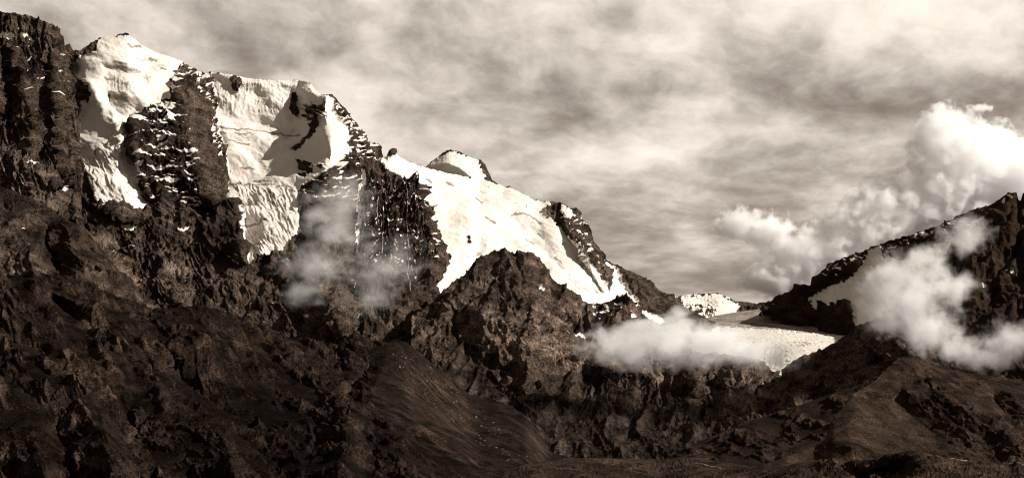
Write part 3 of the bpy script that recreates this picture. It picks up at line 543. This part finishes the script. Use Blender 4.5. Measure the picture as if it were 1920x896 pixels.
dark_ridge = layer('dark_ridge', [(1400,740),(1440,722),(1462,712),(1470,705),(1471,692),(1478,687),(1500,673),(1515,668),(1525,662),(1535,655),(1540,656),(1560,648),(1580,632),(1600,618),(1612,612),(1640,606),(1662,610),(1680,625),(1700,642),(1730,664),
    (1770,684),(1850,703),(1930,718),(2090,745)], [(1400,860),(2090,860)], [(1400,4600),(1690,4300),(2090,4100)], [(1400,3900),(2090,3800)], M_CRAG, step=1.5, seed=47, jag=(3,12),
    lines=[[(1650,612,-10),(1680,640,-90),(1700,660,-120),(1720,680,-130)],[(1480,705,40),(1530,720,60),(1600,700,60),(1640,680,40)],[(1560,655,-10),(1580,690,20)],[(1720,664,-40),(1760,690,-60)]],
    noises=[('ridge',100,90,0,12.4),('facet',40,32,30,5.4),('fbm',12,12,0,1.7,None,3)], tone=[(1.15,20,[(1400,600),(1690,600),(1690,860),(1400,860)])], label='dark rocky ridge between glacier and moraine')

flank = layer('valley_slope', [(1200,880),(1240,864),(1290,838),(1340,817),(1400,792),(1470,770),(1540,745),(1580,731),(1620,718),(1650,700),(1680,684),(1720,690),(1800,720)],
    [(1200,960),(1800,960)], [(1200,3500),(1470,3600),(1800,3600)], [(1200,3000),(1800,3000)], M_SCREE, flat=True, step=1.4, seed=57, jag=(1.5,14), patch=(140, 50, 60, .12, .08), slope_tone=(.8, 1.1), erode=((110, .05), (52, .045), (25, .045), (12, .05), (6, .05)),
    lines=[[(1330,842,-15),(1420,812,-22),(1520,768,-20),(1600,735,-15)],[(1390,850,0),(1470,812,0),(1540,775,0)]],
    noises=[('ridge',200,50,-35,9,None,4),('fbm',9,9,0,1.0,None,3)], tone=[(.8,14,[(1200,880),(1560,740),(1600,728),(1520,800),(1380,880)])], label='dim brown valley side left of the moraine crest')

moraine = layer('moraine', [(1330,912),(1380,893),(1440,868),(1500,847),(1535,834),(1548,822),(1552,808),(1556,798),(1566,781),(1586,758),(1592,743),(1640,714),(1650,703),(1684,671),(1690,669),(1705,671),(1722,674),(1750,685),(1800,697),(1850,705),(1920,716),(2090,745)],
    [(1330,965),(2090,965)], [(1330,2600),(1440,2680),(1552,2830),(1690,3150),(2090,3300)], [(1330,2450),(1560,2480),(2090,2500)], M_SCREE, flat=True, step=1.35, seed=53, jag=(1.6,9), back=(110,110), patch=(120, 60, 50, .35, .5), slope_tone=(.9, 1.5),
    erode=((110, .06), (52, .07), (25, .07), (12, .06), (6, .06)), calm=[[(1330,900),(1440,862),(1545,815),(1580,755),(1684,660),(1702,680),(1690,740),(1760,830),(1620,860),(1500,900)]],
    lines=[[(1690,672,-5),(1710,690,-20),(1730,712,-10)],[(1712,676,-5),(1750,700,-40),(1790,735,-60),(1830,760,-50)],[(1700,700,0),(1740,722,0),(1760,735,-10)],
           [(1700,735,-50),(1745,722,-60),(1765,745,-80),(1800,768,-95),(1840,785,-90),(1880,810,-110),(1920,850,-100)],[(1682,752,20),(1716,786,15),(1756,818,0),(1792,812,-30),(1830,835,-35),(1880,855,-40)],
           [(1880,735,-50),(1910,748,-70),(1960,770,-70)],[(1865,750,0),(1895,795,-10),(1940,805,-10)],[(1556,830,-30),(1600,838,-60),(1660,860,-40)],[(1580,865,-10),(1640,880,-10)]],
    noises=[('ridge',160,60,55,2.1,None,3),('fbm',9,9,0,.8,None,3),('ridge',150,26,60,2.6,None,3),('facet',34,22,60,4,[[(1685,730),(1750,712),(1830,760),(1920,800),(1930,870),(1860,850),(1760,830)],[(1860,730),(1990,740),(1990,810),(1880,800)]]),
            ('ridge',70,30,65,6.2,[[(1685,730),(1750,712),(1830,760),(1920,800),(1930,870),(1860,850),(1760,830)]],4)],
    tone=[(1.25,10,[(1690,675),(1690,740),(1760,830),(1600,850),(1560,820),(1640,715)]),(.55,8,[(1690,740),(1750,722),(1800,765),(1800,815),(1750,812)]),(.6,10,[(1800,760),(1850,780),(1900,830),(1900,850),(1830,830)]),(.55,8,[(1875,735),(1960,745),(1960,800),(1890,795)])],  # tone paints the sunlit plane lighter and left-facing outcrop sides darker
    label='sharp crested moraine of brown scree at the lower right')

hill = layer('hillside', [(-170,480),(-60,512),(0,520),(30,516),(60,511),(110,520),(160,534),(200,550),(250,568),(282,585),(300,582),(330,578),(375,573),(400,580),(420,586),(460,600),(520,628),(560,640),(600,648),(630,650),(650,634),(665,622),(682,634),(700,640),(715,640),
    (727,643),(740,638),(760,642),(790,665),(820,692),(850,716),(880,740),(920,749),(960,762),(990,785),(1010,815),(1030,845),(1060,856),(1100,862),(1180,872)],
    [(-170,990),(900,990),(1180,960)], [(-170,2750),(0,2800),(300,2950),(600,3350),(727,3450),(900,3600),(1060,3400),(1180,3100)], [(-170,1800),(400,1850),(800,2100),(1180,2300)], M_MOOR_SHADED, flat=True, patch=(190, 46, 52, .12, .28), slope_tone=(.55, 2.0), erode=((110, .085), (52, .07), (25, .065), (12, .065), (6, .06)), calm=[[(722,640),(790,662),(850,715),(960,765),(1060,857),(1100,870),(1020,930),(900,930),(830,860),(770,800),(705,770),(700,735)]], step=1.35, seed=61, jag=(3,16),
    lines=[[(-60,735,-90),(60,725,-90),(130,732,-100)],[(-100,905,70),(120,910,70),(300,905,70),(450,910,60)],[(300,640,-40),(330,655,-60),(400,640,-70),(480,650,-80),(560,664,-90),(625,655,-50)],[(315,690,100),(360,730,150),(420,770,150),(480,790,110)],[(290,680,-40),(300,730,-60),(320,790,-60)],
           [(470,690,-40),(540,705,-120),(600,725,-170),(640,755,-210),(655,800,-230),(640,880,-250),(630,960,-250)],[(560,760,-60),(600,820,-80),(560,900,-100)],[(680,800,-120),(700,880,-140)],
           [(320,800,-80),(390,805,-120),(430,840,-140),(455,960,-130)],[(470,830,0),(520,880,0)],[(100,720,-60),(160,730,-110),(190,775,-130),(205,840,-120),(225,930,-110)],[(225,745,-10),(250,810,20),(270,890,20)],[(20,770,-40),(60,800,-60),(100,950,-60)],[(110,800,10),(130,880,20)],
           [(270,720,-60),(310,770,-80)],[(0,600,-30),(80,610,-60),(140,650,-50),(160,700,-40)],[(0,640,20),(90,660,30)],[(60,530,-20),(180,580,-60),(280,650,-60)],[(100,560,30),(200,640,30)],[(380,590,-20),(450,620,-40),(520,650,-60)],
           [(727,648,-30),(722,690,-70),(695,735,-120),(705,785,-150),(740,850,-190),(790,930,-200)],[(680,660,40),(690,700,20),(660,730,10),(650,745,0)],[(640,640,0),(700,655,20)],[(745,700,-40),(795,762,-60)],[(770,690,0),(850,770,-30),(925,850,-60)],
           [(770,790,-120),(830,820,-150),(880,860,-150)],[(780,820,-60),(850,870,-80)],[(860,740,-20),(950,810,-30),(1040,870,-40)]],
    noises=[('ridge',120,70,45,6,('not',[(722,640),(790,662),(850,715),(960,765),(1060,857),(1100,870),(1020,930),(900,930),(830,860),(770,800),(705,770),(700,735)]),5),('ridge',320,60,54,9.5,[[(-170,500),(60,515),(300,580),(420,650),(330,700),(300,760),(-170,740)],[(420,600),(700,640),(690,780),(620,740),(480,690)]],4),('ridge',110,17,54,2.4,('not',[(722,640),(790,662),(850,715),(960,765),(1060,857),(1100,870),(1020,930),(900,930),(830,860),(770,800),(705,770),(700,735)]),3),('ridge',40,6.5,54,.8,('not',[(722,640),(790,662),(850,715),(960,765),(1060,857),(1100,870),(1020,930),(900,930),(830,860),(770,800),(705,770),(700,735)]),3),
            ('facet',60,26,30,3.0,('not',[(722,640),(790,662),(850,715),(960,765),(1060,857),(1100,870),(1020,930),(900,930),(830,860),(770,800),(705,770),(700,735)])),('fbm',5,5,0,.7,None,3),('ridge',190,22,60,.5,[[(700,640),(800,690),(1050,860),(1050,900),(820,900),(700,760)]],3),('ridge',90,18,88,2.2,[[(0,740),(450,750),(660,720),(680,930),(0,930)]],4)],
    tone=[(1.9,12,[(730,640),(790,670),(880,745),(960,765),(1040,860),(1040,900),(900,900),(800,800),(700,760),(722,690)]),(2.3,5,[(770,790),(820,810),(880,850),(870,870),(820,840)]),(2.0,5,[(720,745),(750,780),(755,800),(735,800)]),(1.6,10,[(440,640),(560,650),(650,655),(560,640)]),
          (2.2,6,[(140,735),(165,735),(190,780),(200,825),(180,800)]),(.6,20,[(310,665),(470,680),(560,740),(600,900),(400,930),(330,800)]),(1.7,5,[(540,668),(595,655),(600,662),(550,680)]),(1.5,10,[(60,690),(300,640),(300,700),(150,720)])],  # tone also paints sunlit ribs pale and the shaded hollow dark
    label='moor and rock hillside painted dark as under cloud, filling the lower left')

floor = layer('valley_floor', [(860,930),(920,900),(960,880),(1000,868),(1060,859),(1150,860),(1240,862),(1300,858),(1360,868),(1420,876),(1480,872),(1540,862),(1580,866),(1640,860),(1680,851),(1720,848),(1760,858),(1820,866),(1900,872),(2090,870)],
    [(860,1060),(2090,1060)], [(860,2500),(1240,2700),(1500,2200),(2090,2000)], [(860,1150),(2090,1050)], M_SCREE, step=1.4, seed=71, jag=(1.2,16), crest_line=False, flat=True, erode=((60, .05), (28, .05), (13, .05), (6, .05)),
    lines=[[(1560,880,-60),(1620,872,-120),(1690,853,-160),(1740,858,-150),(1800,880,-120)],[(1600,905,60),(1700,890,100)]],
    noises=[('ridge',170,60,25,4.5,None,3),('facet',16,12,20,.8),('fbm',6,6,0,.5,None,4),('ridge',70,40,10,6,[[(1540,850),(1920,840),(1920,960),(1540,960)]],4)],
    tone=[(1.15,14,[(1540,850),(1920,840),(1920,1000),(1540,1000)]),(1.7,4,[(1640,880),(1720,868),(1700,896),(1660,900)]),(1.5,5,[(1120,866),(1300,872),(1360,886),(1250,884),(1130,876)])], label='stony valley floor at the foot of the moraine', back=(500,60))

# the ground under everything, out to the horizon
me = bpy.data.meshes.new('terrain'); s = 60000
me.from_pydata([(-s, -3000, -330), (s, -3000, -330), (s, s, -330), (-s, s, -330)], [], [(0, 1, 2, 3)])
me.materials.append(M_SCREE); gnd = bpy.data.objects.new('terrain', me); C.objects.link(gnd); tag(gnd, 'bare brown lowland around the mountains', kind='structure')
at_ = me.attributes.new('mask', 'FLOAT_COLOR', 'POINT'); at_.data.foreach_set('color', [0, 1, 0, 1] * 4)

# ------------------------------------------------------------------ clouds: real bodies of vapour
def cloud_mat(name, blobs, dens, nscale, amp, lo, hi, aniso=0.0, stretch=(1, 1, 1), detail=7.0):
    m = bpy.data.materials.new(name); m.use_nodes = True; t = m.node_tree; t.nodes.clear(); n = N(t)
    co = n('ShaderNodeTexCoord').outputs['Object']; f = None
    for c, r in blobs:
        q = n.math('SUBTRACT', 1.0, n.vec('LENGTH', n.vec('DIVIDE', n.vec('SUBTRACT', co, tuple(c)), tuple(r))))
        f = q if f is None else n.math('SMOOTH_MAX', f, q, 0.25)
    cs = n.vec('MULTIPLY', co, stretch)
    w = n('ShaderNodeTexNoise', {'Vector': cs, 'Scale': nscale * .8, 'Detail': 1.0}).outputs['Color']
    cs = n.vec('ADD', cs, n('ShaderNodeVectorMath', {0: n.vec('SUBTRACT', w, (.5, .5, .5)), 'Scale': .55 / nscale}, operation='SCALE').outputs[0])
    z = n.noise(cs, nscale, detail, .64)
    f = n.math('ADD', f, n.math('MULTIPLY', n.math('SUBTRACT', z, .5), amp))
    d = n.math('MULTIPLY', n.smooth(f, lo, hi), dens)
    v = n('ShaderNodeVolumeScatter', {'Color': (1.0, 0.994, 0.978, 1), 'Density': d, 'Anisotropy': aniso})
    n('ShaderNodeOutputMaterial', {1: v.outputs[0]})
    return m
def cloud(blobs, label, dens, nscale=1/120, amp=1.3, lo=.0, hi=.6, grow=1.03, aniso=0.0, stretch=(1, 1, 1), group='clouds drifting round the mountains', detail=7.0):
    """blobs: (px, py, distance, half width, half height, half depth) of each billow, sizes in pixels at that distance"""
    W = []
    for px, py, Y, rx, ry, rd in blobs:
        k = Y / F; W.append((P(np.float64(px), np.float64(py), Y), np.array((rx * k, rd * k, ry * k))))
    cen = np.mean([w[0] for w in W], 0)
    loc = [(w[0] - cen, w[1]) for w in W]
    import bmesh
    bm = bmesh.new()
    for c, r in loc:
        v = bmesh.ops.create_icosphere(bm, subdivisions=4, radius=1.0)['verts']
        for q in v: q.co = [q.co[i] * r[i] * grow + c[i] for i in range(3)]
    me = bpy.data.meshes.new('hull'); bm.to_mesh(me); bm.free()
    ob = bpy.data.objects.new('hull', me); C.objects.link(ob)
    md = ob.modifiers.new('r', 'REMESH'); md.mode = 'VOXEL'; md.voxel_size = float(min(min(r) for c, r in loc) / 6)
    dg = bpy.context.evaluated_depsgraph_get(); m2 = bpy.data.meshes.new_from_object(ob.evaluated_get(dg)); bpy.data.objects.remove(ob); bpy.data.meshes.remove(me)
    co = np.empty(len(m2.vertices) * 3, np.float32); m2.vertices.foreach_get('co', co); co = co.reshape(-1, 3)
    no = np.empty_like(co).ravel(); m2.vertices.foreach_get('normal', no); no = no.reshape(-1, 3)
    s = float(np.mean([min(r) for c, r in loc]))
    k = fbm(co[:, 0] / s * 1.3 + 5, co[:, 2] / s * 1.3 + co[:, 1] / s, 3, 5, .6) * s * .22
    m2.vertices.foreach_set('co', (co + no * k[:, None]).ravel()); m2.update(); m2.name = 'cloud'
    m2.materials.clear(); m2.materials.append(cloud_mat('cloud_vapour', loc, dens, nscale, amp, lo, hi, aniso, stretch, detail))
    o = bpy.data.objects.new('cloud', m2); C.objects.link(o); o.location = cen
    return tag(o, label, 'cloud', group)

cloud([(1180,650,4350,115,56,90),(1250,640,4350,100,62,100),(1330,648,4350,105,56,100),(1400,660,4350,90,46,80),(1460,668,4350,60,34,60),(1278,606,4350,62,40,50),(1205,622,4350,60,40,50)],
      'flat white bank of mist lying along the cliff top in front of the glacier', .018, 1/58, 2.5, .2, .85, stretch=(.75,1,1.05))
cloud([(1700,560,4250,115,105,110),(1672,522,4250,60,62,70),(1740,500,4250,72,62,70),(1742,620,4250,95,75,70),(1800,655,4250,85,45,60),(1655,590,4250,50,60,60),(1808,440,4300,62,58,50),(1785,540,4250,66,56,50)],
      'torn white cloud clinging to the flank of the dark mountain above the moraine', .017, 1/62, 2.4, .2, .95)
cloud([(1895,640,4200,75,55,55),(1960,630,4200,70,50,55),(1850,672,4200,65,34,45)], 'small white cloud at the right edge below the dark mountain', .015, 1/60, 2.2, 0.16, .9)
cloud([(1785,300,9500,88,112,85),(1835,300,9500,78,88,80),(1760,250,9500,50,55,55),(1745,370,9500,115,66,80),(1910,330,9500,100,74,80),(1680,395,9500,120,66,80),(1620,442,9500,120,70,80),(1548,478,9500,108,62,75),(1490,525,9500,110,48,70),(1865,265,9500,45,42,45)],
      'towering bright cloud rising behind the dark mountain', .020, 1/105, 2.2, .12, .48, group='clouds in the sky behind the mountains')
cloud([(1385,420,9500,60,42,45),(1440,430,9500,68,46,45),(1475,475,9500,42,58,42)], 'small ragged cloud alone in the sky between the two mountains', .018, 1/85, 2.4, .24, .65, group='clouds in the sky behind the mountains')
cloud([(1838,203,9400,34,14,18),(1820,214,9400,15,20,14)], 'tiny wisp of cloud above the towering cloud', .03, 1/70, 1.8, .3, .9, group='clouds in the sky behind the mountains')
cloud([(625,415,4600,100,90,70),(590,500,4580,95,70,60),(655,365,4650,62,55,50),(575,550,4560,60,42,40)], 'thin veil of mist before the rock face left of the waterfall', .0095, 1/52, 2.9, .18, 1.25, stretch=(.75, 1, 1.1))
cloud([(710,505,4500,105,72,60),(745,480,4500,75,50,45),(700,560,4480,70,48,40)], 'thin veil of mist before the rock face right of the waterfall', .0080, 1/52, 2.9, .2, 1.25, stretch=(.75, 1, 1.1))

# ------------------------------------------------------------------ water
def plain(name, col, rough, scale=3.0, var=.35, spec=.3):
    m = bpy.data.materials.new(name); m.use_nodes = True; t = m.node_tree; t.nodes.clear(); n = N(t)
    f = n.noise(n('ShaderNodeTexCoord').outputs['Object'], 1 / scale, 4.0, .6)
    c = n.mixc(n.smooth(f, .35, .65), tuple(q * (1 - var) for q in col) + (1,), tuple(col) + (1,))
    bp = n('ShaderNodeBump', {'Strength': .5, 'Distance': scale * .2, 'Height': f})
    b = n('ShaderNodeBsdfPrincipled', {'Base Color': c, 'Roughness': rough, 'Specular IOR Level': spec, 'Normal': bp.outputs[0]})
    n('ShaderNodeOutputMaterial', {0: b.outputs[0]}); return m
M_FALL = plain('falling_water', (.34, .30, .265), .5, 6.0, .5); M_STREAM_AND_PATH = plain('stream_and_path_water', (.20, .17, .145), .15, 4.0, .3, .6); M_STONE = plain('pale_stone', (.17, .125, .095), .9, 1.5, .55)
def ribbon(name, body, path, width, lift, mat, thick=.5, smooth=2):
    """water that follows the surface of a terrain body"""
    p = []
    for (x1, y1), (x2, y2) in zip(path[:-1], path[1:]):
        L = max(2, int(math.hypot(x2 - x1, y2 - y1) / 2))
        p += [(x1 + (x2 - x1) * k / L, y1 + (y2 - y1) * k / L) for k in range(L)]
    pts = np.array([at(body, x, y)[0] + at(body, x, y)[1] * lift for x, y in p]); nor = np.array([at(body, x, y)[1] for x, y in p])
    for _ in range(smooth): pts[1:-1] = (pts[:-2] + pts[1:-1] * 2 + pts[2:]) / 4
    tg = np.gradient(pts, axis=0); tg /= np.linalg.norm(tg, axis=1, keepdims=True) + 1e-6
    sd = np.cross(tg, nor); sd /= np.linalg.norm(sd, axis=1, keepdims=True) + 1e-6
    V, Fc = [], []
    for k in range(len(pts)):
        w = width * (.7 + .5 * random.random()) / 2
        for a in range(6):
            q = a * math.pi / 3; V.append(pts[k] + sd[k] * w * math.cos(q) + nor[k] * thick * math.sin(q))
    for k in range(len(pts) - 1):
        for a in range(6): Fc.append((k * 6 + a, k * 6 + (a + 1) % 6, k * 6 + 6 + (a + 1) % 6, k * 6 + 6 + a))
    Fc += [tuple(range(6)), tuple(range(len(V) - 6, len(V)))]
    me = bpy.data.meshes.new(name); me.from_pydata([tuple(v) for v in V], [], Fc); me.materials.append(mat)
    for q in me.polygons: q.use_smooth = True
    o = bpy.data.objects.new(name, me); C.objects.link(o); return o
G = 'waterfalls on the rock face'
tag(ribbon('waterfall', 'snow_mountain', [(669,312),(667,350),(665,400),(664,450),(662,500),(660,550),(656,600),(655,634)], 6.5, 2, M_FALL), 'tallest pale waterfall dropping straight down the rock face between two mist veils', 'waterfall', G)
tag(ribbon('waterfall', 'snow_mountain', [(705,375),(708,400),(711,430),(715,465),(718,490)], 4, 2, M_FALL), 'short thin waterfall on the dark cliff right of the tallest fall', 'waterfall', G)
tag(ribbon('waterfall', 'snow_mountain', [(757,340),(759,380),(761,420),(763,470),(762,520),(764,560)], 4, 2, M_FALL), 'long thin waterfall on the dark cliff beside the snow slope', 'waterfall', G)
for path in ([(1288,868),(1310,871),(1335,876),(1354,879)], [(1775,866),(1820,869),(1870,876),(1925,882)]):  # second ribbon is the pale path, laid in the same water
    tag(ribbon('stream_and_path', 'valley_floor', path, 3.2, .2, M_STREAM_AND_PATH, .3, 8), 'pale line of water and path on the stony valley floor', kind='structure')

# ------------------------------------------------------------------ boulders
def boulder_mesh(k):
    import bmesh
    bm = bmesh.new(); bmesh.ops.create_icosphere(bm, subdivisions=3, radius=1.0)
    r = random.Random(k); planes = [(r.gauss(0, 1), r.gauss(0, 1), r.gauss(0, 1)) for _ in range(9)]
    for v in bm.verts:
        c = v.co.normalized(); s = 1.0
        for p in planes:
            l = math.sqrt(sum(q * q for q in p)); dd = sum(a * b for a, b in zip(c, p)) / l
            if dd > .62: s = min(s, .62 / dd + .12)
        v.co = c * s; v.co.z *= .75; v.co.x *= 1.15
    me = bpy.data.meshes.new('boulder'); bm.to_mesh(me); bm.free(); me.materials.append(M_STONE); return me
BM = [boulder_mesh(k) for k in range(5)]
def scatter(body, poly, count, rmin, rmax, label, group, seed):
    r = random.Random(seed); xs = [p[0] for p in poly]; ys = [p[1] for p in poly]
    w = Win(min(xs) - 2, min(ys) - 2, max(xs) + 2, max(ys) + 2); m = w.poly(poly); k = 0
    while k < count:
        x, y = r.uniform(min(xs), max(xs)), r.uniform(min(ys), max(ys))
        if not m[int(y - w.y0), int(x - w.x0)]: continue
        p, nn = at(body, x, y); q = rmin * (rmax / rmin) ** (r.random() ** 2)
        o = bpy.data.objects.new('boulder', BM[k % 5]); C.objects.link(o); o.location = p + np.array((0, 0, q * .25)); o.scale = (q, q * r.uniform(.8, 1.3), q * r.uniform(.8, 1.2))
        o.rotation_euler = (r.uniform(-.3, .3), r.uniform(-.3, .3), r.uniform(0, 6)); tag(o, label, 'boulder', group); k += 1
scatter('moraine', [(1470,866),(1550,836),(1570,880),(1450,900)], 22, 1.3, 3.6, 'pale boulder on the dark scree at the foot of the moraine crest', 'boulders at the foot of the moraine', 3)
scatter('moraine', [(1685,690),(1655,730),(1580,800),(1590,830),(1750,845),(1720,800),(1690,750)], 26, .9, 2.0, 'small pale stone on the smooth sunny side of the moraine', 'stones on the moraine slope', 4)
scatter('hillside', [(735,655),(790,675),(880,755),(1000,850),(960,880),(860,800),(740,700)], 90, 1.3, 3.4, 'pale boulder strewn on the long scree slope right of the hillside', 'boulders on the scree slope', 5)
